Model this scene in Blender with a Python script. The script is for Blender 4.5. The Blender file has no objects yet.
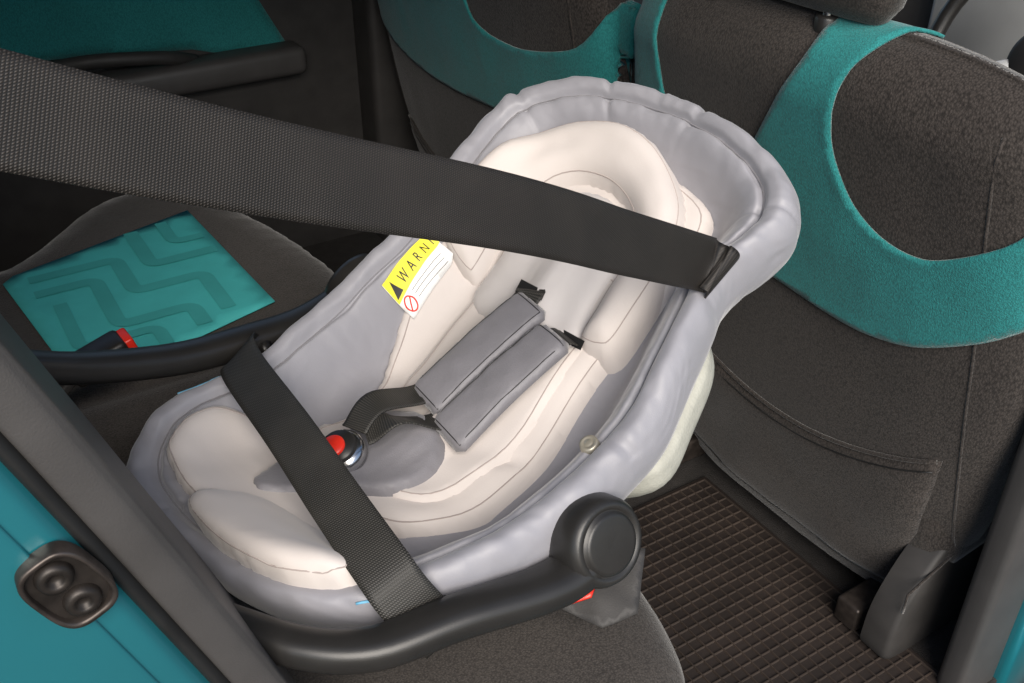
import bpy, bmesh, math, random
from mathutils import Vector, Matrix, noise
from mathutils.bvhtree import BVHTree
from mathutils.geometry import delaunay_2d_cdt
random.seed(3)
sc=bpy.context.scene
col=bpy.context.collection
# ------------------------------------------------------------ materials
def mat(name,color,rough=.6,metal=0,var=.12,vscale=6,bump=None,sheen=0,coat=0,spec=.5,color2=None):
    m=bpy.data.materials.new(name);m.use_nodes=True;nt=m.node_tree;N=nt.nodes;L=nt.links
    b=N["Principled BSDF"]
    b.inputs["Roughness"].default_value=rough;b.inputs["Metallic"].default_value=metal
    b.inputs["Specular IOR Level"].default_value=spec
    if sheen:
        b.inputs["Sheen Weight"].default_value=sheen;b.inputs["Sheen Roughness"].default_value=.4
    if coat:
        b.inputs["Coat Weight"].default_value=coat;b.inputs["Coat Roughness"].default_value=.08
    tc=N.new("ShaderNodeTexCoord")
    nz=N.new("ShaderNodeTexNoise");nz.inputs["Scale"].default_value=vscale;nz.inputs["Detail"].default_value=6
    L.new(tc.outputs["Object"],nz.inputs["Vector"])
    r=N.new("ShaderNodeValToRGB");c=Vector(color);c2=Vector(color2) if color2 else c
    r.color_ramp.elements[0].position=.3;r.color_ramp.elements[1].position=.7
    r.color_ramp.elements[0].color=(*[x*(1-var) for x in c],1)
    r.color_ramp.elements[1].color=(*[min(1,x*(1+var)) for x in c2],1)
    L.new(nz.outputs["Fac"],r.inputs["Fac"]);L.new(r.outputs["Color"],b.inputs["Base Color"])
    last=None
    for (kind,scale,strength,dist) in (bump or []):
        vec=tc.outputs["Object"]
        if kind=="fold":
            mp=N.new("ShaderNodeMapping");mp.inputs["Scale"].default_value=(1,.35,1);mp.inputs["Rotation"].default_value=(0,0,.5);L.new(vec,mp.inputs[0]);vec=mp.outputs[0]
            t=N.new("ShaderNodeTexNoise");t.inputs["Scale"].default_value=scale;t.inputs["Detail"].default_value=2;t.inputs["Distortion"].default_value=1.2;o=t.outputs["Fac"]
        if kind=="noise":
            t=N.new("ShaderNodeTexNoise");t.inputs["Scale"].default_value=scale;t.inputs["Detail"].default_value=3;o=t.outputs["Fac"]
        elif kind=="voronoi":
            t=N.new("ShaderNodeTexVoronoi");t.inputs["Scale"].default_value=scale;o=t.outputs["Distance"]
        L.new(vec,t.inputs["Vector"])
        bp=N.new("ShaderNodeBump");bp.inputs["Strength"].default_value=strength;bp.inputs["Distance"].default_value=dist
        L.new(o,bp.inputs["Height"])
        if last: L.new(last.outputs["Normal"],bp.inputs["Normal"])
        last=bp
    if last: L.new(last.outputs["Normal"],b.inputs["Normal"])
    return m
def fabric(name,color,scale=420,contrast=.5,rough=.9,rib=None):
    m=mat(name,color,rough,var=.1,vscale=5,bump=[("voronoi",scale,.5,.0012),("noise",30,.15,.004)],sheen=.25,spec=.25)
    nt=m.node_tree;N=nt.nodes;L=nt.links;b=N["Principled BSDF"]
    src=b.inputs["Base Color"].links[0].from_socket
    tc=[n for n in N if n.type=='TEX_COORD'][0]
    v=N.new("ShaderNodeTexVoronoi");v.inputs["Scale"].default_value=scale
    mp=N.new("ShaderNodeMapping");mp.inputs["Scale"].default_value=(1,1,.45);L.new(tc.outputs["Object"],mp.inputs[0]);L.new(mp.outputs[0],v.inputs["Vector"])
    mr=N.new("ShaderNodeMapRange");mr.inputs["From Max"].default_value=.8;mr.inputs["To Min"].default_value=1+contrast*.6;mr.inputs["To Max"].default_value=1-contrast
    L.new(v.outputs["Distance"],mr.inputs["Value"])
    mx=N.new("ShaderNodeVectorMath");mx.operation='SCALE';L.new(src,mx.inputs[0]);L.new(mr.outputs[0],mx.inputs["Scale"])
    L.new(mx.outputs[0],b.inputs["Base Color"]);return m
def webbing(name,color,color2,k=1.0):
    m=bpy.data.materials.new(name);m.use_nodes=True;nt=m.node_tree;N=nt.nodes;L=nt.links;b=N["Principled BSDF"]
    b.inputs["Roughness"].default_value=.5;b.inputs["Specular IOR Level"].default_value=.4
    uv=N.new("ShaderNodeUVMap")
    def wave(rx,scale,dist=0):
        mp=N.new("ShaderNodeMapping");mp.inputs["Rotation"].default_value=(0,0,rx);L.new(uv.outputs[0],mp.inputs[0])
        w=N.new("ShaderNodeTexWave");w.inputs["Scale"].default_value=scale;w.inputs["Distortion"].default_value=dist;L.new(mp.outputs[0],w.inputs[0]);return w
    w1=wave(math.radians(90),150*k,.5);w2=wave(math.radians(28),210*k,.3)
    mx=N.new("ShaderNodeMath");mx.operation='MULTIPLY';L.new(w1.outputs["Fac"],mx.inputs[0]);L.new(w2.outputs["Fac"],mx.inputs[1])
    nz=N.new("ShaderNodeTexNoise");nz.inputs["Scale"].default_value=22;L.new(uv.outputs[0],nz.inputs["Vector"])
    ad=N.new("ShaderNodeMath");ad.operation='MULTIPLY_ADD';ad.inputs[1].default_value=.35;L.new(nz.outputs["Fac"],ad.inputs[0]);
    sb=N.new("ShaderNodeMath");sb.operation='SUBTRACT';sb.inputs[1].default_value=.17;L.new(mx.outputs[0],sb.inputs[0]);L.new(sb.outputs[0],ad.inputs[2])
    r=N.new("ShaderNodeValToRGB");r.color_ramp.elements[0].color=(*color,1);r.color_ramp.elements[1].color=(*color2,1)
    r.color_ramp.elements[1].position=.9
    L.new(ad.outputs[0],r.inputs[0]);L.new(r.outputs[0],b.inputs["Base Color"])
    bp=N.new("ShaderNodeBump");bp.inputs["Strength"].default_value=.5;bp.inputs["Distance"].default_value=.0008;L.new(mx.outputs[0],bp.inputs["Height"]);L.new(bp.outputs[0],b.inputs["Normal"])
    return m
M_satin=mat("grey_satin",(.262,.26,.285),.48,var=.07,vscale=4,bump=[("fold",10,.42,.020),("noise",40,.14,.005),("voronoi",900,.15,.0005)],sheen=.35,spec=.42)
M_satin2=mat("grey_satin_dark",(.185,.18,.195),.55,var=.06,vscale=9,bump=[("noise",30,.25,.006),("voronoi",700,.25,.0008)],sheen=.3)
M_cream=mat("cream_jersey",(.555,.51,.485),.85,var=.04,vscale=4,bump=[("fold",10,.22,.012),("noise",500,.15,.0008)],sheen=.25)
M_cream2=mat("pale_jersey",(.50,.475,.47),.7,var=.05,vscale=4,bump=[("noise",16,.3,.008)],sheen=.3)
M_seamc=mat("cream_seam",(.36,.31,.29),.9)
M_shell=mat("foam_shell",(.36,.36,.315),.75,var=.12,vscale=40,bump=[("voronoi",260,.35,.001)])
M_black=mat("black_plastic",(.018,.017,.016),.38,var=.2,vscale=20,bump=[("noise",900,.12,.0006)])
M_blackm=mat("matt_black_plastic",(.03,.028,.027),.6,var=.2,vscale=20,bump=[("noise",700,.3,.0008)])
M_trim=mat("grey_trim",(.056,.053,.052),.5,var=.12,vscale=14,bump=[("noise",600,.35,.0008)])
M_rubber=mat("rubber_seal",(.012,.012,.012),.5,var=.2,vscale=30)
M_seat=fabric("charcoal_fabric",(.046,.039,.035),430,.6)
M_seat2=fabric("brown_bench_fabric",(.062,.054,.048),430,.45)
M_teal=fabric("teal_fabric",(.022,.20,.20),520,.3,.85)
M_tealp=mat("teal_panel_print",(.065,.48,.48),.7,var=.08,vscale=12,bump=[("noise",300,.2,.001)])
M_tealp2=mat("teal_panel_print_dark",(.05,.37,.365),.7,var=.08,vscale=12)
M_paint=mat("teal_car_paint",(.016,.165,.20),.28,metal=.25,var=.12,vscale=3,coat=1)
M_web=webbing("black_webbing",(.010,.009,.008),(.052,.044,.038))
M_web2=webbing("lap_webbing",(.012,.012,.011),(.075,.07,.062),.8)
M_chrome=mat("chrome",(.6,.6,.6),.2,metal=1)
M_brass=mat("snap_metal",(.42,.39,.32),.35,metal=.5,var=.1)
M_steel=mat("dull_steel",(.075,.062,.055),.38,metal=.7,var=.4,vscale=60)
M_steeld=mat("dark_steel",(.03,.025,.022),.45,metal=.5,var=.4,vscale=60)
M_red=mat("red_button",(.75,.03,.015),.35)
M_yel=mat("yellow_print",(.78,.70,.03),.5)
M_white=mat("white_print",(.75,.75,.74),.5)
M_ink_shade=mat("black_ink_and_slot_shade",(.01,.01,.01),.5)  # black of lettering and stitching, also the painted dark of the slots
M_blue=mat("blue_piping",(.15,.42,.62),.6)
M_mat=mat("rubber_mat",(.018,.013,.011),.6,var=.3,vscale=10,bump=[("noise",200,.3,.001)])
M_matr=mat("rubber_mat_rib",(.033,.024,.019),.6,var=.3,vscale=10)
M_carpet=mat("carpet",(.016,.014,.013),.95,var=.3,vscale=40,bump=[("noise",400,.8,.003)])
M_asph=mat("asphalt",(.06,.06,.06),.9,var=.2,vscale=20)
M_roof=mat("headliner",(.35,.34,.32),.9)
M_silver=mat("silver_trim",(.55,.56,.56),.35,metal=.3)
# ------------------------------------------------------------ helpers
def obj(name,verts,faces,m,parent=None,smooth=True,uvs=None):
    me=bpy.data.meshes.new(name);me.from_pydata([tuple(v) for v in verts],[],faces);me.update()
    if smooth:
        for p in me.polygons:p.use_smooth=True
    o=bpy.data.objects.new(name,me);col.objects.link(o)
    if m:me.materials.append(m)
    if parent:o.parent=parent
    if uvs:
        ul=me.uv_layers.new(name="UVMap")
        for lp in me.loops: ul.data[lp.index].uv=uvs[lp.vertex_index]
    return o
def fixn(o):
    bm=bmesh.new();bm.from_mesh(o.data);bmesh.ops.remove_doubles(bm,verts=bm.verts,dist=1e-5);bmesh.ops.recalc_face_normals(bm,faces=bm.faces);bm.to_mesh(o.data);bm.free()
    return o
def empty(name,loc=(0,0,0),rot=None,label=None,cat=None,**kw):
    e=bpy.data.objects.new(name,None);e.empty_display_size=.1;col.objects.link(e)
    e.location=loc
    if rot:e.rotation_euler=rot
    if label:e["label"]=label
    if cat:e["category"]=cat
    for k,v in kw.items():e[k]=v
    return e
def cr(p,closed=False,n=8):
    p=[Vector(q) for q in p];out=[];m=len(p)
    rng=range(m) if closed else range(m-1)
    for i in rng:
        if closed:a,b,c,d=p[(i-1)%m],p[i],p[(i+1)%m],p[(i+2)%m]
        else:a,b,c,d=p[max(i-1,0)],p[i],p[i+1],p[min(i+2,m-1)]
        for j in range(n):
            t=j/n
            out.append(.5*((2*b)+(c-a)*t+(2*a-5*b+4*c-d)*t*t+(3*b-a-3*c+d)*t**3))
    if not closed:out.append(p[-1])
    return out
def interp(x,tab):
    if x<=tab[0][0]:return tab[0][1]
    for (a,b),(c,d) in zip(tab,tab[1:]):
        if x<=c:
            t=(x-a)/(c-a);t=t*t*(3-2*t);return b+(d-b)*t
    return tab[-1][1]
def grid(nu,nv,closedu=False):
    f=[]
    for j in range(nv-1):
        for i in range(nu if closedu else nu-1):
            a=j*nu+i;b=j*nu+(i+1)%nu
            f.append((a,b,b+nu,a+nu))
    return f
def tube(name,pts,rad,m,parent=None,n=16,ref=(0,0,1),closed=False,power=2,caps=True):
    P=[Vector(p) for p in pts];k=len(P);V=[];ref=Vector(ref)
    for i,p in enumerate(P):
        if closed:t=(P[(i+1)%k]-P[i-1]).normalized()
        else:t=(P[min(i+1,k-1)]-P[max(i-1,0)]).normalized()
        a=t.cross(ref).normalized();b=a.cross(t)
        r=rad[i] if isinstance(rad,list) else rad
        if not isinstance(r,tuple):r=(r,r)
        for j in range(n):
            th=2*math.pi*j/n;c,s=math.cos(th),math.sin(th)
            e=2/power
            V.append(p+a*r[0]*math.copysign(abs(c)**e,c)+b*r[1]*math.copysign(abs(s)**e,s))
    F=[]
    for i in range(k if closed else k-1):
        for j in range(n):
            a0=i*n+j;a1=i*n+(j+1)%n;b0=((i+1)%k)*n+j;b1=((i+1)%k)*n+(j+1)%n
            F.append((a0,a1,b1,b0))
    if not closed and caps:
        F.append(tuple(range(n-1,-1,-1)));F.append(tuple((k-1)*n+j for j in range(n)))
    return fixn(obj(name,V,F,m,parent))
def ribbon(name,pts,wv,width,m,parent=None,n=10,th=.0015,sub=8):
    P=cr(pts,n=n);W=cr(wv,n=n);V=[];UV=[];L=0
    for i,(p,w) in enumerate(zip(P,W)):
        if i:L+=(P[i]-P[i-1]).length
        t=(P[min(i+1,len(P)-1)]-P[max(i-1,0)]).normalized()
        w=(w-t*w.dot(t)).normalized()
        for j in range(sub+1):
            x=(j/sub-.5)*width
            V.append(p+w*x);UV.append((x,L))
    o=obj(name,V,grid(sub+1,len(P)),m,parent,uvs=UV)
    s=o.modifiers.new("s","SOLIDIFY");s.thickness=th;s.offset=0
    return o
def inside(p,poly):
    x,y=p;c=False;n=len(poly)
    for i in range(n):
        x1,y1=poly[i][0],poly[i][1];x2,y2=poly[(i+1)%n][0],poly[(i+1)%n][1]
        if (y1>y)!=(y2>y) and x<(x2-x1)*(y-y1)/(y2-y1)+x1:c=not c
    return c
def edist(p,poly):
    d=1e9;n=len(poly);px,py=p[0],p[1]
    for i in range(n):
        ax,ay=poly[i][0],poly[i][1];bx,by=poly[(i+1)%n][0],poly[(i+1)%n][1]
        dx=bx-ax;dy=by-ay;L2=dx*dx+dy*dy
        t=0 if L2==0 else max(0,min(1,((px-ax)*dx+(py-ay)*dy)/L2))
        q=(px-ax-dx*t)**2+(py-ay-dy*t)**2
        if q<d:d=q
    return math.sqrt(d)
def smooth_poly(poly,k=4):
    return [(v[0],v[1]) for v in cr([(a,b,0) for a,b in poly],True,k)]
def patch(name,poly,fn,m,parent=None,step=.012,smoothn=0,thick=0):
    if smoothn:poly=smooth_poly(poly,smoothn)
    bd=[]
    n=len(poly)
    for i in range(n):
        a=Vector(poly[i][:2]);b=Vector(poly[(i+1)%n][:2]);k=max(1,int((b-a).length/step))
        for j in range(k):bd.append(a.lerp(b,j/k))
    pts=list(bd)
    xs=[p.x for p in bd];ys=[p.y for p in bd]
    y=min(ys);r=0
    while y<max(ys):
        x=min(xs)+(step/2 if r%2 else 0)
        while x<max(xs):
            if inside((x,y),bd) and edist((x,y),bd)>step*.45:pts.append(Vector((x,y)))
            x+=step
        y+=step*.866;r+=1
    face=list(range(len(bd)))
    res=delaunay_2d_cdt(pts,[],[face],1,1e-6)
    V=[fn(v.x,v.y,edist(v,bd)) for v in res[0]]
    o=obj(name,V,[tuple(f) for f in res[2]],m,parent)
    bm=bmesh.new();bm.from_mesh(o.data);bmesh.ops.recalc_face_normals(bm,faces=bm.faces);bm.to_mesh(o.data);bm.free()
    if thick:
        s=o.modifiers.new("s","SOLIDIFY");s.thickness=thick;s.offset=0
    return o
def box(name,size,loc,m,parent=None,bev=.005,rot=None,seg=3):
    bm=bmesh.new();bmesh.ops.create_cube(bm,size=1);
    for v in bm.verts:v.co=Vector((v.co.x*size[0],v.co.y*size[1],v.co.z*size[2]))
    bmesh.ops.bevel(bm,geom=bm.edges[:],offset=bev,segments=seg,profile=.5,affect='EDGES')
    me=bpy.data.meshes.new(name);bm.to_mesh(me);bm.free();me.materials.append(m)
    for p in me.polygons:p.use_smooth=True
    o=bpy.data.objects.new(name,me);col.objects.link(o);o.location=loc
    if rot:o.rotation_euler=rot
    if parent:o.parent=parent
    return o
def lathe(name,prof,m,parent,loc,axis,n=40):
    ax=Vector(axis).normalized();a=ax.orthogonal().normalized();b=ax.cross(a);loc=Vector(loc)
    V=[];
    for r,h in prof:
        for j in range(n):
            t=2*math.pi*j/n;V.append(loc+ax*h+(a*math.cos(t)+b*math.sin(t))*max(r,1e-5))
    return fixn(obj(name,V,grid(n,len(prof),True),m,parent))
# ------------------------------------------------------------ camera
cd=bpy.data.cameras.new("camera");cam=bpy.data.objects.new("camera",cd);col.objects.link(cam);sc.camera=cam
ya=math.radians(32);pi_=math.radians(33)
Fv=Vector((math.sin(ya)*math.cos(pi_),math.cos(ya)*math.cos(pi_),-math.sin(pi_)))
cam.location=Vector((0,0,.25))-1.15*Fv
cam.rotation_euler=(math.radians(90-33),0,-ya)
cd.sensor_width=36;cd.lens=36*1000/1024;cd.clip_start=.02;cd.clip_end=500
# ------------------------------------------------------------ CHILD SEAT
YAW=math.radians(13);TIL=math.radians(25)
RM=Matrix.Rotation(YAW,3,'Z')@Matrix.Rotation(-TIL,3,'Y')
O0=Vector((0,0,.25));nrm=RM@Vector((0,0,1))
def W(s,t,h):return O0+RM@Vector((s,t,h))
seat=empty("child_car_seat",O0-nrm*.2,RM.to_euler(),"grey and cream rear-facing infant car seat strapped on the rear bench","child car seat")
def part(o):
    o.location=(0,0,.2);return o
cont=[(.372,.03,.06),(.366,-.03,.06),(.343,-.115,.06),(.312,-.178,.055),(.268,-.208,.05),(.225,-.204,.045),(.185,-.192,.045),(.150,-.190,.045),(.112,-.204,.05),(.04,-.222,.045),(-.022,-.236,.04),(-.09,-.233,.04),(-.15,-.226,.045),(-.20,-.216,.055),(-.26,-.195,.07),(-.315,-.168,.085),(-.365,-.12,.095),(-.395,-.04,.1),(-.408,.04,.1),(-.41,.11,.1),(-.397,.185,.1),(-.36,.225,.1),(-.305,.240,.09),(-.25,.235,.07),(-.20,.225,.06),(-.12,.230,.045),(-.035,.235,.045),(.03,.232,.045),(.142,.243,.048),(.24,.255,.05),(.295,.245,.055),(.335,.205,.06),(.36,.15,.06),(.370,.09,.06)]
CO=cr(cont,True,14);NC=len(CO)
floor_t=[(-.40,.055),(-.33,.04),(-.25,-.015),(-.17,-.055),(-.08,-.07),(.03,-.06),(.15,-.035),(.25,-.01),(.33,.03),(.38,.05)]
prof=cr([(.88,1,-.085),(.955,1,-.068),(.995,1,-.045),(1.0,1,-.02),(.975,1,-.001),(.93,1,.008),(.875,1,.004),(.845,.97,-.006),(.81,.88,.004),(.75,.68,.006),(.68,.40,.002),(.61,.12,0),(.52,0,0),(.35,0,0),(.18,0,0),(0.02,0,0)],n=7)
def med(p):return Vector((max(-.2,min(.18,p.x)),.02,0))
seams=[.03,.115,.31,.44,.56,.70,.80,.885,.955]
V=[]
for k,a,b in prof:
    for i,P in enumerate(CO):
        u=i/NC;m0=med(P);s=m0.x+(P.x-m0.x)*k;t=m0.y+(P.y-m0.y)*k
        h=a*P.z+(1-a)*interp(s,floor_t)+b
        if k>.55:
            wgt=min(1,(k-.55)/.15)
            g=0
            for q in seams:
                d=abs(u-q);d=min(d,1-d);g+=math.exp(-(d/.0025)**2)+.2*math.exp(-(d/.014)**2)
            h-=.004*g*wgt*(1 if k<.99 else .6)
            nv=noise.noise(Vector((u*24,k*2.2,1.3)))*.005+noise.noise(Vector((u*70,k*5,7.3)))*.003+noise.noise(Vector((u*150,k*20,3.3)))*.0012
            h+=nv*wgt
            out=(Vector((P.x,P.y,0))-m0).normalized()*(nv*.4-.002*g)*wgt
            s+=out.x;t+=out.y
        V.append((s,t,h))
cover=part(obj("seat_cover",V,grid(NC,len(prof),True),M_satin,seat));cover["label"]="grey satin padded cover with stitched rim"
fixn(cover)
cm=cover.data
bv=BVHTree.FromPolygons([v.co.copy() for v in cm.vertices],[tuple(p.vertices) for p in cm.polygons])
BV=[bv]
def surf(s,t,bvs=None):
    best=-9
    for b_ in (bvs or BV):
        r=b_.ray_cast(Vector((s,t,.5)),Vector((0,0,-1)))
        if r[0] is not None:best=max(best,r[0].z)
    return best if best>-9 else 0
def ssurf(s,t,r=.016,bvs=None):
    v=surf(s,t,bvs)*2
    for j in range(8):
        a=j*math.pi/4;rr=r if j%2 else r*.55
        v+=surf(s+rr*math.cos(a),t+rr*math.sin(a),bvs)
    return v/10
def addbv(o):
    BV.append(BVHTree.FromPolygons([v.co.copy() for v in o.data.vertices],[tuple(p.vertices) for p in o.data.polygons]))
def puff(name,poly,thick,edge,m,step=.008,smoothn=6,base=-.004,rip=.002,flat=None,seed=0,register=True,fn=None,sm=.016,bvs=None,piping=0):
    def f(x,y,d):
        h=(flat(x,y) if flat is not None else ssurf(x,y,sm,bvs))
        q=min(1,d/edge);hh=thick*math.sqrt(max(0,1-(1-q)**2))
        hh+=rip*noise.noise(Vector((x*22+seed,y*22,seed)))*q+rip*.4*noise.noise(Vector((x*60+seed,y*50,seed)))*q
        if fn:hh+=fn(x,y)*q
        return (x,y,h+base+hh)
    o=part(patch(name,poly,f,m,seat,step,smoothn))
    if register:addbv(o)
    if piping:
        own=[BVHTree.FromPolygons([v.co.copy() for v in o.data.vertices],[tuple(p.vertices) for p in o.data.polygons])]
        P=smooth_poly(poly,smoothn);c=Vector((0,0));n=len(P);pts=[]
        for i in range(n):
            a=Vector(P[i-1]);b=Vector(P[(i+1)%n]);t=(b-a).normalized();nn=Vector((-t.y,t.x))
            q=Vector(P[i])+nn*piping
            if not inside((q.x,q.y),P):q=Vector(P[i])-nn*piping
            r=own[0].ray_cast(Vector((q.x,q.y,.5)),Vector((0,0,-1)))
            if r[0] is not None:pts.append((q.x,q.y,r[0].z))
        s_=tube(name+"_seam",pts,.0008,M_seamc,o,n=5,closed=True)
    return o
pts=[]
for i in range(0,NC,2):
    P=CO[i];m0=med(P);k=.847;s=m0.x+(P.x-m0.x)*k;t=m0.y+(P.y-m0.y)*k;pts.append((s,t,surf(s,t,[bv])+.0002))
part(tube("rim_seam",pts,.0011,M_satin2,seat,n=5,closed=True))
# foam shell below the cover
V=[];sp=[(.90,1,-.07),(.972,1,-.078),(.990,1,-.090),(.985,1,-.112),(.90,.8,-.12),(.80,.45,-.10),(.6,.1,-.085),(.3,0,-.08),(.02,0,-.08)]
sp=cr(sp,n=4)
for k,a,b in sp:
    for P in CO[::2]:
        m0=med(P)
        ex=math.exp(-((P.x-.035)/.105)**6) if P.y<0 else 0
        kk=k*(.80+.188*ex);s=m0.x+(P.x-m0.x)*kk;t=m0.y+(P.y-m0.y)*kk
        V.append((s,t,a*P.z+(1-a)*interp(s,floor_t)+b+(1-ex)*.02))
part(fixn(obj("foam_shell",V,grid(len(CO[::2]),len(sp),True),M_shell,seat)))
# hard base
V=[];hb=cr([(.50,-.10),(.66,-.115),(.72,-.13),(.70,-.16),(.58,-.19),(.3,-.2),(.02,-.2)],n=4)
for k,b in hb:
    for P in CO[::2]:
        m0=med(P);s=-.06+(m0.x+.05+(P.x-m0.x))*k*.85;t=m0.y+(P.y-m0.y)*k
        hh=b+.04*max(0,(s-.05)/.2)**1
        V.append((s,t,hh+ (.05*max(0,(-s-.15)/.15))))
part(fixn(obj("carrier_base",V,grid(len(CO[::2]),len(hb),True),M_blackm,seat)))
# cream body insert
def crease(x,y):
    v=-.007*math.exp(-((x+.135-2.4*(y-.03)**2)/.010)**2)
    v+=-.005*math.exp(-((x-.065)/.010)**2)
    return v
puff("body_insert",[(-.262,-.03),(-.235,-.075),(-.17,-.102),(-.09,-.104),(0,-.094),(.06,-.092),(.13,-.11),(.2,-.115),(.265,-.09),(.29,.03),(.27,.14),(.2,.175),(.1,.182),(0,.176),(-.08,.158),(-.15,.138),(-.21,.145),(-.255,.125),(-.268,.04)],.030,.030,M_cream,seed=3,fn=crease,sm=.022,rip=.001,piping=.012)
ip=[(-.232,.0),(-.2,-.058),(-.1,-.076),(0,-.066),(.08,-.064),(.13,-.07),(.15,.03),(.13,.12),(.06,.118),(-.03,.118),(-.12,.112),(-.2,.10),(-.235,.05)]
puff("inner_panel",ip,.012,.012,M_cream,seed=5,sm=.022,rip=.001,piping=.010)
# head support: horseshoe cushion
hs_o=[(.06,.170),(.10,.19),(.155,.196),(.225,.190),(.280,.145),(.305,.075),(.302,.01),(.276,-.045),(.232,-.088),(.16,-.108),(.10,-.108),(.05,-.098)]
hs_i=[(.045,-.05),(.10,-.044),(.165,-.040),(.205,-.012),(.225,.035),(.218,.085),(.18,.117),(.12,.122),(.055,.124)]
puff("head_support",hs_o+hs_i,.068,.034,M_cream,seed=9,step=.007,smoothn=5,rip=.0015,sm=.028,base=-.008,bvs=[bv],piping=.012)
puff("head_pillow",[(.03,-.05),(.1,-.05),(.16,-.045),(.205,-.01),(.225,.035),(.21,.085),(.17,.115),(.1,.12),(.03,.115),(.01,.03)],.022,.03,M_cream2,seed=12,bvs=BV[:2],sm=.02)
# leg cushion
lc=[(-.362,.03),(-.366,.10),(-.352,.16),(-.330,.183),(-.295,.196),(-.262,.19),(-.235,.15),(-.228,.07),(-.245,-.01),(-.27,-.075),(-.30,-.12),(-.335,-.118),(-.352,-.07)]
puff("leg_cushion",lc,.044,.038,M_cream,seed=15,rip=.0015,sm=.028,base=-.008,piping=.012)
puff("leg_cushion_roll",[(-.374,.07),(-.380,.0),(-.368,-.07),(-.345,-.115),(-.318,-.135),(-.298,-.12),(-.290,-.07),(-.295,0),(-.308,.06),(-.345,.09)],.052,.036,M_cream,seed=19,rip=.0015,sm=.028,bvs=[bv],base=-.002,piping=.010)
# harness slots: flat black patches painted as the dark of the openings
SL=[]
for (a,b) in ((.068,.028),(.044,-.046)):
    h0=ssurf(a,b,.02)+.0045;SL.append((a,b,h0))
    part(patch("harness_slot_shade",[(a-.006,b-.022),(a+.006,b-.019),(a+.007,b+.022),(a-.006,b+.019)],lambda x,y,d:(x,y,h0+.12*(x-a)),M_ink_shade,seat,.004))
# crotch pad
puff("crotch_pad",[(-.125,.02),(-.125,.06),(-.15,.092),(-.19,.10),(-.225,.085),(-.245,.05),(-.245,.01),(-.222,-.024),(-.18,-.032),(-.145,-.017)],.016,.010,M_satin2,seed=21,step=.006,sm=.02)
puff("crotch_tab",[(-.24,.055),(-.24,.095),(-.27,.10),(-.305,.085),(-.312,.06),(-.29,.04),(-.26,.035)],.012,.012,M_satin2,seed=23,step=.006,sm=.012)
hh_=[ssurf(x,y) for x,y in ((.05,.03),(-.1,.06),(-.1,.0),(.03,-.04),(-.03,.02))]
top=max(h-.10*x for h,x in zip(hh_,(.05,-.1,-.1,.03,-.03)))+.003
def planeh(x,y):return top+.10*x
def seatribbon(name,pts,width,m,wv,th=.0018):
    return part(ribbon(name,pts,wv,width,m,seat,n=8,th=th))
bz=ssurf(-.20,.055)+.012
s1=SL[0];s2=SL[1]
seatribbon("harness_strap",[(s1[0],s1[1],s1[2]+.001),(.050,.024,max(s1[2],planeh(.05,0))+.001),(-.03,.040,planeh(-.03,0)+.002),(-.10,.054,planeh(-.1,0)+.002),(-.155,.062,bz+.010),(-.195,.056,bz+.012)],.036,M_web2,[(.15,1,0)]*4+[(.3,1,0)]*2)
seatribbon("harness_strap",[(s2[0],s2[1],s2[2]+.001),(.025,-.040,max(s2[2],planeh(.025,0))+.001),(-.06,-.012,planeh(-.06,0)+.002),(-.12,.010,planeh(-.12,0)+.002),(-.16,.028,bz+.008),(-.19,.044,bz+.010)],.036,M_web2,[(.15,1,0)]*2+[(-.0,1,0)]*2+[(-.35,1,0)]*2)
# shoulder pads
def pad(c0,c1,w0,w1,seed,tilt):
    c0=Vector(c0);c1=Vector(c1);d=(c1-c0).normalized();n=Vector((-d.y,d.x));
    e=.008;L=(c1-c0).length
    poly=[c0+n*(w0-e),c0+n*w0+d*e,c1+n*w1-d*e,c1+n*(w1-e),c1-n*(w1-e),c1-n*w1-d*e,c0-n*w0+d*e,c0-n*(w0-e)]
    def fl(x,y):
        q=Vector((x,y))-c0;along=q.dot(d)/L;ac=q.dot(n)
        return planeh(x,y)+.005*math.sin(along*math.pi)+tilt*ac-3*ac*ac
    o=puff("shoulder_pad",[tuple(p) for p in poly],.008,.008,M_satin2,step=.006,smoothn=0,base=.004,seed=seed,rip=.003,register=False,flat=fl)
    s=o.modifiers.new("s","SOLIDIFY");s.thickness=.009;s.offset=-1
    q=[c0+n*(w0-.007)+d*.007,c1+n*(w1-.007)-d*.007,c1-n*(w1-.007)-d*.007,c0-n*(w0-.007)+d*.007]
    bvp=BVHTree.FromPolygons([v.co.copy() for v in o.data.vertices],[tuple(p.vertices) for p in o.data.polygons])
    pts=[]
    for i in range(4):
        for j in range(12):
            z=q[i].lerp(q[(i+1)%4],j/12);pts.append((z.x,z.y,surf(z.x,z.y,[bvp])+.0003))
    t=part(tube("pad_stitching",pts,.0006,M_ink_shade,seat,n=5,closed=True));t.parent=o;t.location=(0,0,0)
pad((.056,.012),(-.116,.045),.0295,.031,31,.0)
pad((.034,-.042),(-.136,-.010),.0295,.0315,37,.0)
# buckle
bk=part(lathe("harness_buckle",[(.0,.014),(.012,.014),(.014,.0135),(.020,.012),(.025,.009),(.027,.003),(.027,-.006),(.0,-.006)],M_chrome,seat,(-.222,.050,bz+.006),(.05,-.1,1)))
bk2=part(lathe("buckle_body",[(.0,.016),(.019,.0158),(.0205,.013),(.0205,.0)],M_black,seat,(-.222,.050,bz+.008),(.05,-.1,1)))
bk3=part(lathe("release_button",[(.0,.018),(.012,.0178),(.0135,.016),(.0135,.010)],M_red,seat,(-.226,.052,bz+.0105),(.05,-.1,1)))
for o in (bk2,bk3):
    o.parent=bk;o.location=(0,0,0)
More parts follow.
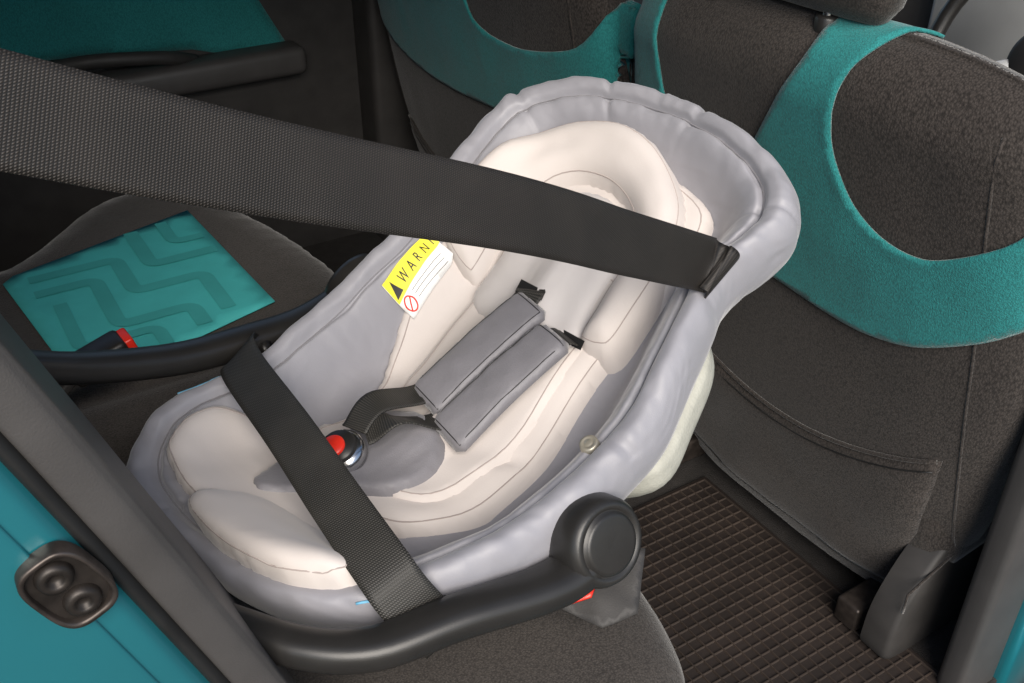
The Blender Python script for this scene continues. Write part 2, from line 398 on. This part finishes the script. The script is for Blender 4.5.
# warning label
tagpoly=[(-.030,.152),(.062,.156),(.062,.192),(-.030,.187)]
def drape(x,y,d,off=.003):return (x,y,ssurf(x,y,.01)+off)
tag=part(patch("warning_label",tagpoly,lambda x,y,d:drape(x,y,d,.005),M_white,seat,.006,thick=.001));tag["label"]="yellow and white sewn warning label"
yb=part(patch("label_band",[(-.0295,.170),(.0615,.174),(.0615,.1915),(-.0295,.1865)],lambda x,y,d:drape(x,y,d,.0068),M_yel,seat,.006));yb.parent=tag;yb.location=(0,0,0)
def text_on(body,origin,dirv,upv,size,m,name,off,parent,space=1.5):
    cu=bpy.data.curves.new("lettering",'FONT');cu.body=body;cu.size=size;cu.space_character=space
    to=bpy.data.objects.new("lettering",cu);col.objects.link(to)
    dg=bpy.context.evaluated_depsgraph_get();dg.update()
    me=bpy.data.meshes.new_from_object(to.evaluated_get(dg));bpy.data.objects.remove(to)
    V=[]
    for v in me.vertices:
        q=Vector(origin)+Vector(dirv)*v.co.x+Vector(upv)*v.co.y
        V.append((q.x,q.y,ssurf(q.x,q.y,.01)+off))
    o=obj(name,V,[tuple(p.vertices) for p in me.polygons],m,parent,False);bpy.data.meshes.remove(me);return o
text_on("WARNING",(-.008,.1740),(1,.045),(-.045,1),.0125,M_ink_shade,"warning_lettering",.0085,tag,1.9)
tri=[(-.027,.172),(-.0135,.173),(-.020,.184)]
tag2=part(patch("warning_triangle",tri,lambda x,y,d:drape(x,y,d,.0082),M_ink_shade,seat,.004));tag2.parent=tag;tag2.location=(0,0,0)
cx,cy=-.019,.161
ringp=[(cx+.0072*math.cos(2*math.pi*i/24),cy+.0072*math.sin(2*math.pi*i/24)) for i in range(24)]
rt=part(tube("prohibition_ring",[drape(a,b,0,.007) for a,b in ringp],.0010,M_red,seat,n=6,closed=True));rt.parent=tag;rt.location=(0,0,0)
rb=part(tube("prohibition_bar",[drape(cx-.005+.010*i/6,cy-.005+.010*i/6,0,.007) for i in range(7)],.0009,M_red,seat,n=6));rb.parent=tag;rb.location=(0,0,0)
for i in range(3):
    y0=.1585+.0042*i
    ln=part(tube("text_line",[drape(-.006+.058*j/8,y0,0,.0065) for j in range(9)],.0004,M_ink_shade,seat,n=4));ln.parent=tag;ln.location=(0,0,0)
# snap button
z0=surf(-.07,-.185)
part(lathe("snap_button",[(.0,.004),(.004,.0045),(.0055,.003),(.0065,.0045),(.0095,.004),(.0105,-.003)],M_brass,seat,(-.07,-.185,z0+.001),(.0,.1,1),24))
# handle
hn=[(-.140,-.238,.0),(-.175,-.246,.004),(-.215,-.240,.022),(-.283,-.215,.062),(-.35,-.188,.090),(-.39,-.145,.112),(-.418,-.08,.132),(-.455,.0,.18),(-.475,.08,.24),(-.470,.15,.28),(-.445,.21,.295),(-.40,.245,.27),(-.34,.268,.18),(-.26,.275,.095),(-.18,.272,.04),(-.11,.268,-.0),(-.03,.262,-.02)]
hp=cr(hn,n=6);nh=len(hp)
rad=[]
for i in range(nh):
    u=i/(nh-1);k=abs(u-.5)*2
    rad.append((.0145+.004*k,.0165+.012*k**2))
part(tube("carry_handle",hp,rad,M_black,seat,n=20,ref=(0,1,.01),power=2.6))
for (sx,tt,hz_,sg) in ((-.142,-.238,.004,-1),(-.03,.258,-.02,1)):
    part(lathe("handle_pivot",[(.0,.031),(.026,.032),(.030,.031),(.0312,.027),(.033,.027),(.0345,.030),(.040,.028),(.044,.021),(.046,.0),(.040,-.025),(.0,-.035)],M_black,seat,(sx,tt,hz_),(.1,sg,.45)))
# belt guide hooks
part(tube("belt_hook",cr([(-.330,-.178,.075),(-.318,-.196,.062),(-.290,-.203,.055),(-.272,-.196,.062)],n=6),.007,M_black,seat,n=10))
part(tube("belt_hook",cr([(-.28,.24,.04),(-.26,.262,.03),(-.20,.262,.03),(-.175,.24,.04)],n=6),.009,M_black,seat,n=10))
part(patch("red_indicator",[(-.195,-.240),(-.168,-.260),(-.158,-.257),(-.168,-.240)],lambda x,y,d:(x-.014,y,-.030),M_red,seat,.006,thick=.003))
part(patch("lower_flap",[(-.20,-.19),(-.11,-.20),(-.09,-.235),(-.15,-.268),(-.185,-.25)],lambda x,y,d:(x,y,-.105+(y+.21)*.3+.003*noise.noise(Vector((x*40,y*40,0)))),M_blackm,seat,.008,thick=.003))
for u0,u1 in ((.432,.455),(.655,.70)):
    pts=[]
    for j in range(14):
        P=CO[int((u0+(u1-u0)*j/13)*NC)];m0=med(P);k=.965
        s=m0.x+(P.x-m0.x)*k;t=m0.y+(P.y-m0.y)*k;pts.append((s,t,surf(s,t,[bv])+.001))
    part(tube("blue_piping",pts,.0014,M_blue,seat,n=6))
# ------------------------------------------------------------ VEHICLE BELTS
belt=empty("shoulder_belt",(-.474,-.295,.708),None,"wide black seat belt stretched diagonally over the child seat","seat belt")
A=Vector((-.15,-.238,.548));B=W(.152,-.180,.070)
bp_=[Vector((-1.05,-.40,1.03)),Vector((-.474,-.295,.708)),A,A.lerp(B,.5),A.lerp(B,.85),B,W(.156,-.190,.065),W(.157,-.193,.058),W(.157,-.188,.046),W(.157,-.176,.030),W(.157,-.165,.015)]
w0=(.37,.408,.834);ws=RM@Vector((1,.02,.03));ws2=RM@Vector((1,0,0))
def mix(a,b,t):return tuple(Vector(a).lerp(Vector(b),t))
wv=[w0,w0,mix(w0,ws,.15),mix(w0,ws,.4),mix(w0,ws,.75),mix(w0,ws,.95),tuple(ws)]+[tuple(ws2)]*4
ribbon("belt_webbing",[p-Vector(belt.location) for p in bp_],wv,.058,M_web,belt,n=10,th=.002,sub=10)
lap=empty("lap_belt",W(-.22,.2,.08),None,"black lap belt webbing across the foot of the child seat","seat belt")
lp=[W(-.19,.27,-.02),W(-.195,.262,.03),W(-.205,.235,.072),W(-.222,.19,.09),W(-.25,.05,.108),W(-.275,-.06,.116),W(-.295,-.15,.113),W(-.302,-.178,.095),W(-.303,-.190,.06),W(-.30,-.185,.0)]
lw=[tuple(RM@Vector((1,.15,0)))]*4+[tuple(RM@Vector((1,-.18,0)))]*6
ribbon("belt_webbing",[p-Vector(lap.location) for p in lp],lw,.052,M_web2,lap,n=10,th=.002)
# ------------------------------------------------------------ REAR BENCH
bench=empty("rear_bench",(-.25,.4,-.42),None,"dark fabric rear bench seat with teal printed panel","car seat")
bo=[(-.70,.98),(-.45,1.06),(-.27,1.24),(-.16,1.28),(-.06,1.22),(.02,1.06),(.075,.8),(.088,.45),(.088,.1),(.085,-.12),(.065,-.24),(.025,-.32),(-.05,-.36),(-.25,-.36),(-.70,-.36)]
bo=cr([(a,b,0) for a,b in bo],True,6)
bo2=[(v.x,v.y) for v in bo]
def benchz(x,y,d):
    q=min(1,d/.07)
    z=-.05+.05*math.sqrt(max(0,1-(1-q)**2))
    for ys in (.36,.52):z-=.012*math.exp(-((y-ys)/.012)**2)
    z-=.018*math.exp(-((y-.12)**2+(x+.15)**2)/.05)
    z-=.004*math.exp(-((d-.05)/.006)**2)
    return z
def bfn(x,y,d):return (x+.25,y-.4,benchz(x,y,d)+.42)
patch("seat_cushion",bo2,bfn,M_seat2,bench,.02)
V=[];nb=len(bo)
for j,(z,k) in enumerate(((-.05,0),(-.07,.004),(-.12,.004),(-.2,-.01),(-.42,-.03))):
    for i,v in enumerate(bo):
        c=Vector((-.3,.4,0));d=(v-c).normalized();q=v+d*k;V.append((q.x+.25,q.y-.4,z+.42))
fixn(obj("seat_skirt",V,grid(nb,5,True),M_seat2,bench))
box("seat_backrest",(.16,1.62,.72),(-.56,.05,.76),M_seat2,bench,.05,(0,math.radians(-14),0))
def pf(o_):return lambda x,y,d:(x+.25,y-.4,.42+.004+o_)
pnl=patch("teal_panel",[(-.46,.95),(-.44,.972),(-.096,1.075),(-.076,.642),(-.303,.575),(-.42,.60)],pf(0),M_tealp,bench,.03,thick=.002)
pnl["label"]="teal panel printed with rounded line pattern"
def track(name,pts,w=.02,o_=.003):
    # straight runs with small rounded corners
    Q=[Vector((a,b,0)) for a,b in pts];R_=[Q[0]]
    for i in range(1,len(Q)-1):
        a=(Q[i-1]-Q[i]);b=(Q[i+1]-Q[i]);r=min(.022,a.length*.45,b.length*.45)
        p0=Q[i]+a.normalized()*r;p1=Q[i]+b.normalized()*r
        for j in range(7):
            t=j/6;R_.append(p0*(1-t)**2+Q[i]*2*t*(1-t)+p1*t*t)
    R_.append(Q[-1])
    P=[Vector((v.x+.25,v.y-.4,.42+.004+o_)) for v in R_]
    V=[]
    for i,p in enumerate(P):
        t=(P[min(i+1,len(P)-1)]-P[max(0,i-1)]).normalized();n=Vector((-t.y,t.x,0));V+= [p+n*w/2,p-n*w/2]
    o=obj(name,V,[(2*i,2*i+1,2*i+3,2*i+2) for i in range(len(P)-1)],M_tealp2,bench);o.parent=pnl
track("printed_line",[(-.42,.935),(-.27,.935),(-.27,.80),(-.15,.80),(-.15,.66)],.026)
track("printed_line",[(-.42,.875),(-.32,.875),(-.32,.70),(-.20,.70),(-.20,.63)],.026,.0034)
track("printed_line",[(-.22,1.03),(-.22,.88),(-.10,.88)],.026,.0038)
track("printed_line",[(-.39,.82),(-.39,.66),(-.27,.66),(-.27,.60)],.022,.0042)
track("printed_line",[(-.16,1.04),(-.16,.945),(-.105,.945)],.022,.0046)
bs=empty("belt_buckle",(-.385,.50,.0),None,"black seat belt buckle with red release button","seat belt buckle")
box("buckle_housing",(.085,.05,.035),(0,0,.078),M_black,bs,.008,(0,math.radians(-15),math.radians(5)))
box("release_button",(.016,.040,.024),(.044,.006,.090),M_red,bs,.004,(0,math.radians(-15),math.radians(5)))
box("buckle_stalk",(.12,.03,.014),(-.07,0,.035),M_blackm,bs,.004,(0,math.radians(-40),0))
# ------------------------------------------------------------ FRONT SEATS
def front_seat(name,yc,half,teal,label,hc):
    e=empty(name,(.55,yc,-.42),None,label,"car seat",group="front seats of the car")
    off=Vector(e.location)
    zs=[-.418,-.415,-.405,-.38,-.34,-.30,-.25,-.2,-.15,-.1,-.05,0,.05,.1,.15,.2,.25,.3,.35,.39,.42,.44,.46,.475,.49,.50,.51,.517,.523,.528,.532,.5335,.534]
    nn=120;V=[]
    def wz(z):
        w=half
        w*=interp(z,[(-.418,.74),(-.3,.84),(-.1,.93),(.1,1.0),(.3,1.0),(.44,.965),(.50,.91),(.532,.85)])
        return w
    def xd(z):
        if z>.5338:return .002
        if z>.533:return .014
        d=.085
        if z>.42:d*=math.sqrt(max(.0,1-((z-.42)/.113)**2))+.02
        if z<-.37:d*=max(.1,math.sqrt(max(0,1-((-.37-z)/.05)**2)))
        return d
    for z in zs:
        w=wz(z);d=xd(z);xc=.45+(.52-z)*.183+.085;q_=min(1,d/.03)
        for j in range(nn):
            th=2*math.pi*j/nn;c,s=math.cos(th),math.sin(th)
            yy=w*math.copysign(abs(c)**.5,c);xx=d*math.copysign(abs(s)**.55,s)
            if xx<0:
                xx+= (.02*(abs(yy)/half)**2+.004*noise.noise(Vector((yy*7,z*6,yc)))+.002*noise.noise(Vector((yy*18,z*9,yc+3))))*(q_ if z>.4 else 1)
            dz=-.035*max(0,(z-.2)/.33)*(abs(yy)/half)**4
            V.append(Vector((xc+xx,yc+yy,z+dz+.004*noise.noise(Vector((yy*9,0,yc)))))-off)
    F=grid(nn,len(zs),True)
    F.append(tuple(range(nn)));F.append(tuple((len(zs)-1)*nn+j for j in range(nn)))
    o=fixn(obj("seat_backrest",V,F,M_seat,e))
    b=BVHTree.FromPolygons([v.co+off for v in o.data.vertices],[tuple(p.vertices) for p in o.data.polygons])
    def mp(y,v,d=0,of=.004):
        if v<=.44:
            dr=Vector((1,0,-.0));ax=Vector((.55,y,v))
        else:
            an=min(1.9,(v-.44)/.09);dr=Vector((math.cos(an),0,-math.sin(an)));ax=Vector((.555,y,.44))
        r=b.ray_cast(ax-dr*.6,dr)
        p=r[0] if r[0] is not None else ax+Vector((.0,0,0))
        if r[0] is None:
            yy=max(yc-half*.98,min(yc+half*.98,y));r=b.ray_cast(Vector((ax.x,yy,ax.z))-dr*.6,dr);p=r[0] if r[0] is not None else ax
        return p-dr*of-off
    t=patch("teal_cover",teal,lambda x,y,d:mp(x,y,d,.0045+.0015*math.exp(-((d-.008)/.003)**2)+.0015*noise.noise(Vector((x*14,y*14,2)))),M_teal,e,.010,smoothn=0,thick=.004)
    t["label"]="teal fabric cover section over dark seat"
    hw=half*.80
    def arcz(y):return -.02-.1*(1-((y-yc)/(half*.84))**2)
    pp=[(yc-hw+2*hw*j/24,arcz(yc-hw+2*hw*j/24)) for j in range(25)]
    pp+=[(yc+hw*.93,-.2),(yc+hw*.86,-.345),(yc,-.36),(yc-hw*.86,-.345),(yc-hw*.93,-.2)]
    patch("map_pocket",pp,lambda x,y,d:mp(x,y,d,.002+.008*min(1,d/.02)+.004*noise.noise(Vector((x*10,y*10,5)))),M_seat,e,.016,thick=.003)
    for dz in (0,-.018):
        arc=[]
        for j in range(40):
            y=yc-hw*.98+1.96*hw*j/39
            arc.append(mp(y,arcz(y)+dz,0,.0045 if dz==0 else .0105))
        tube("pocket_piping",arc,.0035 if dz==0 else .0012,M_seat if dz==0 else M_rubber,e,n=8,ref=(1,0,0))
    for sg in(-1,1):
        sm=[mp(yc+sg*half*(.86-.05*(j/20)**2),z,0,.0) for j,z in enumerate([-.3+.78*j/20 for j in range(21)])]
        tube("side_seam",sm,.0022,M_seat,e,n=6,ref=(0,1,0))
    V=[];hz=[.548,.553,.57,.62,.70,.75,.775,.78]
    for z in hz:
        q=(z-.664)/.118;k=max(.05,(1-abs(q)**3.2))**.5
        for j in range(48):
            th=2*math.pi*j/48;c,s=math.cos(th),math.sin(th)
            V.append(Vector((.52+.06*k*math.copysign(abs(s)**.7,s),hc+.20*(.8+.2*k)*math.copysign(abs(c)**.6,c),z-.012))-off)
    F=grid(48,len(hz),True)+[tuple(range(48)),tuple((len(hz)-1)*48+j for j in range(48))]
    fixn(obj("headrest",V,F,M_seat,e))
    for sg in(-1,1):
        tube("headrest_post",[Vector((.505,hc+sg*.1,z))-off for z in(.50,.54,.58)],.007,M_chrome,e,n=12,ref=(1,0,0))
        lathe("post_guide",[(.0,.0),(.014,.0),(.016,-.004),(.016,-.02)],M_black,e,Vector((.505,hc+sg*.1,.536))-off,(0,0,1),20)
    box("seat_cushion",(.50,half*1.75,.17),(.30,0,.25),M_seat,e,.05,(0,math.radians(-6),0))
    for sg in(-1,1):
        box("seat_rail",(.5,.045,.05),(.25,sg*half*.62,.03),M_steel,e,.006)
        hcpoly=cr([(-.02,.0,0),(-.035,.05,0),(-.02,.12,0),(.03,.20,0),(.09,.23,0),(.15,.21,0),(.17,.12,0),(.16,.02,0),(.10,-.0,0)],True,5)
        V=[];n_=len(hcpoly);cc=Vector((.07,.12,0))
        for (k,yo) in ((1,-.03),(1,.012),(.975,.018),(.93,.021),(.5,.021),(.01,.021)):
            for v in hcpoly:
                q=cc+(v-cc)*k;V.append((q.x+.03,sg*(half*.80+yo),q.y+.0))
        fixn(obj("hinge_cover",V,grid(n_,6,True),M_blackm,e))
    return e
teal1=[(-.36,.30),(-.307,.255),(-.26,.21),(-.22,.182),(-.16,.15),(-.096,.134),(-.03,.132),(.035,.138),(.14,.15),(.25,.165),(.35,.195),(.44,.25),(.48,.32),(.48,.45),(.46,.52),(.455,.60),(.35,.60),(.346,.50),(.352,.42),(.335,.345),(.29,.285),(.23,.265),(.165,.29),(.12,.36),(.082,.43),(.05,.49),(.045,.545),(.04,.60),(-.065,.60),(-.055,.565),(-.04,.525),(-.022,.49),(-.013,.45),(-.012,.40),(-.025,.362),(-.055,.32),(-.099,.292),(-.15,.285),(-.19,.299),(-.25,.34),(-.288,.382),(-.36,.41)]
front_seat("front_seat",.09,.385,smooth_poly(teal1),"charcoal fabric front seat with teal shoulder cover",.157)
teal2=[(1.56,.27),(1.45,.205),(1.324,.165),(1.15,.148),(.998,.151),(.8,.17),(.6,.22),(.50,.28),(.49,.60),(.525,.60),(.53,.46),(.58,.37),(.66,.335),(.78,.315),(.88,.325),(.93,.38),(.95,.60),(1.56,.60)]
front_seat("front_seat",1.02,.50,smooth_poly(teal2),"charcoal front seat covered with wide teal band beside door",.95)
# ------------------------------------------------------------ CAR BODY
car=empty("car_body",(.2,.6,-.6),None,"teal car shell with open rear doorway","car")
co_=Vector(car.location)
def cp(name,V,F,m,smooth=False):return fixn(obj(name,[Vector(v)-co_ for v in V],F,m,car,smooth))
edge=[(-.62,.86),(-.575,.74),(-.535,.64),(-.505,.56),(-.462,.43),(-.42,.30),(-.38,.175),(-.34,.04),(-.315,-.12),(-.31,-.35),(-.31,-.6)]
ed=cr([(a,0,b) for a,b in edge],n=6)
def jamb(name,prof,m,bev=0):
    V=[]
    for (u,y) in prof:
        for i,p in enumerate(ed):
            t=(ed[min(i+1,len(ed)-1)]-ed[max(0,i-1)]).normalized();n=Vector((t.z,0,-t.x))
            if n.x>0:n=-n
            q=p+n*u;V.append((q.x,y,q.z))
    return cp(name,V,grid(len(ed),len(prof)),m,True)
tr=cr([(.012,-.10,0),(.003,-.20,0),(.0,-.243,0),(.003,-.252,0),(.009,-.256,0),(.02,-.258,0),(.030,-.257,0),(.034,-.250,0)],n=4)
jamb("door_seal_trim",[(a.x,a.y) for a in tr],M_trim)
rs=cr([(.031,-.25,0),(.034,-.258,0),(.038,-.261,0),(.042,-.259,0),(.045,-.252,0)],n=4)
jamb("rubber_seal",[(a.x,a.y) for a in rs],M_rubber)
pn=cr([(.040,-.252,0),(.048,-.262,0),(.055,-.265,0),(.066,-.265,0),(.072,-.2685,0),(.12,-.269,0),(.17,-.270,0),(.205,-.285,0),(.22,-.32,0),(.232,-.36,0),(.26,-.375,0),(.6,-.38,0)],n=5)
jamb("painted_jamb",[(a.x,a.y) for a in pn],M_paint)
st=empty("door_striker",(0,0,0));st.parent=car
sc0=Vector((-.513,-.275,.386));ax=Vector((.40,0,-.916)).normalized();bx=Vector((.916,0,.40)).normalized()
def plate(name,hw,hh,prof_,m,parent,c=sc0,p=3.2):
    V=[];n=48
    for (k,y) in prof_:
        for j in range(n):
            t=2*math.pi*j/n;cc,ss=math.cos(t),math.sin(t)
            q=c+ax*hh*k*math.copysign(abs(ss)**(2/p),ss)+bx*hw*k*math.copysign(abs(cc)**(2/p),cc);V.append(Vector((q.x,y,q.z))-co_)
    return fixn(obj(name,V,grid(n,len(prof_),True),m,parent))
plate("striker_plate",.0225,.034,[(1,-.266),(1,-.2775),(.97,-.279),(.90,-.279),(.86,-.2775),(.83,-.2735)],M_steel,st)
plate("striker_recess",.0225,.034,[(.85,-.2740),(.01,-.2740)],M_steeld,st)
for k in(-.0145,.0145):
    c=sc0+ax*k
    lathe("striker_bolt",[(.0,.001),(.004,.001),(.005,.004),(.008,.0055),(.011,.004),(.0125,.0),(.0125,-.006)],M_steeld,st,Vector((c.x,-.2755,c.z))-co_,(0,-1,0),24)
def cbox(name,lo,hi,m,bev=.006):
    c=(Vector(lo)+Vector(hi))/2;s=Vector(hi)-Vector(lo);return box(name,s,c-co_,m,car,bev)
cbox("pillar_trim",(.588,-.345,-.62),(.684,-.300,1.0),M_trim,.012)
cbox("painted_pillar",(.680,-.36,-.62),(.80,-.305,1.0),M_paint,.012)
cbox("sill_trim",(-.32,-.40,-.56),(.60,-.33,-.40),M_trim,.012)
cbox("sill_panel",(-.60,-.52,-.62),(.9,-.402,-.43),M_paint,.02)
cbox("floor_panel",(-.7,-.35,-.46),(2.0,1.7,-.425),M_carpet,.004)
cbox("transmission_tunnel",(.09,.50,-.43),(1.9,.72,-.28),M_carpet,.05)
cbox("unseen_roof_panel",(-1.1,-.20,1.04),(1.1,1.7,1.08),M_roof,.01)  # unseen roof, added to darken the cabin away from the doorway
cbox("far_door",(-.9,1.60,-.45),(.62,1.68,.55),M_blackm,.01)
cbox("far_pillar",(.52,1.50,-.45),(.70,1.66,1.02),M_blackm,.02)
cbox("far_armrest",(-.30,1.52,.08),(.36,1.61,.15),M_trim,.02)
cbox("parcel_wall",(-.95,-.2,-.45),(-.90,1.65,.9),M_carpet,.01)
dt_=patch("door_insert",[(-.7,.24),(-.4,.20),(-.193,.19),(.1,.165),(.26,.115),(.325,.12),(.33,.15),(.27,.27),(.20,.42),(-.7,.45)],lambda x,y,d:Vector((x,1.594,y))-co_,M_teal,car,.03,thick=.004)
dt_["label"]="teal door card insert"
tube("door_pull",[Vector(p)-co_ for p in cr([(-.22,1.585,.175),(-.12,1.55,.185),(.02,1.545,.17),(.10,1.585,.14)],n=6)],.016,M_blackm,car,n=12)
cbox("dashboard",(1.35,-.25,-.4),(1.8,1.6,.46),M_trim,.06)
cbox("silver_backdrop",(1.32,.12,.20),(1.36,.50,.47),M_silver,.012)  # silver panel added as a pale background for the bright outside
cbox("front_door_card",(.80,-.36,-.5),(1.6,-.30,.30),M_trim,.02)
sw=empty("steering_wheel",(1.06,.10,.38),(0,math.radians(-65),0),"black steering wheel with silver spoke trim","steering wheel")
tube("wheel_rim",[(.185*math.cos(t*math.pi/24),.185*math.sin(t*math.pi/24),0) for t in range(48)],.014,M_black,sw,n=14,closed=True)
lathe("wheel_hub",[(.0,.0),(.05,-.002),(.06,-.01),(.065,-.03),(.0,-.04)],M_blackm,sw,(0,0,-.02),(0,0,1))
for an in(0,120,240):
    r=math.radians(an);tube("wheel_spoke",[(.05*math.cos(r),.05*math.sin(r),-.03),(.12*math.cos(r),.12*math.sin(r),-.02),(.18*math.cos(r),.18*math.sin(r),0)],(.02,.008),M_silver,sw,n=12)
# ------------------------------------------------------------ floor mat
fm=empty("floor_mat",(.35,-.03,-.425),None,"dark brown rubber floor mat with fine square grid","floor mat")
box("mat_sheet",(.52,.58,.006),(0,0,.004),M_mat,fm,.002)
V=[];F=[]
def bar(x0,y0,x1,y1,z0,z1):
    b=len(V)
    for z in(z0,z1):
        i=.0008 if z==z1 else 0
        V.extend([(x0+i,y0+i,z),(x1-i,y0+i,z),(x1-i,y1-i,z),(x0+i,y1-i,z)])
    F.extend([(b+4,b+5,b+6,b+7),(b,b+1,b+5,b+4),(b+1,b+2,b+6,b+5),(b+2,b+3,b+7,b+6),(b+3,b,b+4,b+7)])
nx=24;ny=27
for i in range(nx+1):
    x=-.25+.5*i/nx;bar(x-.0016,-.28,x+.0016,.28,.0072,.0105)
for j in range(ny+1):
    y=-.28+.56*j/ny;bar(-.252,y-.0016,.252,y+.0016,.0072,.0102)
obj("mat_ribs",V,F,M_matr,fm,False)
# ------------------------------------------------------------ ground, sky, sun
g=obj("ground",[(-150,-150,-.95),(150,-150,-.95),(150,150,-.95),(-150,150,-.95)],[(0,1,2,3)],M_asph,None,False);g["kind"]="structure"  # ground sheet out of view, added to catch light
g["label"]="unseen grey asphalt ground beside the car";g["category"]="ground"
w=bpy.data.worlds.new("World");sc.world=w;w.use_nodes=True;nt=w.node_tree
sky=nt.nodes.new("ShaderNodeTexSky");sky.sky_type='NISHITA';sky.sun_disc=False
ldir=Vector((.34,.85,-.70)).normalized()
el=math.asin(-ldir.z);az=math.atan2(-ldir.x,-ldir.y)
sky.sun_elevation=el;sky.sun_rotation=az
bg=nt.nodes["Background"];bg.inputs[1].default_value=.15;nt.links.new(sky.outputs[0],bg.inputs[0])
sl=bpy.data.lights.new("sun",'SUN');sl.energy=5.0;sl.angle=math.radians(40);sl.color=(1,.925,.83)
so=bpy.data.objects.new("sun",sl);col.objects.link(so);so.rotation_euler=ldir.to_track_quat('-Z','Y').to_euler();so.location=(0,-3,3)
sc.view_settings.view_transform='Standard';sc.view_settings.look='None';sc.view_settings.exposure=0
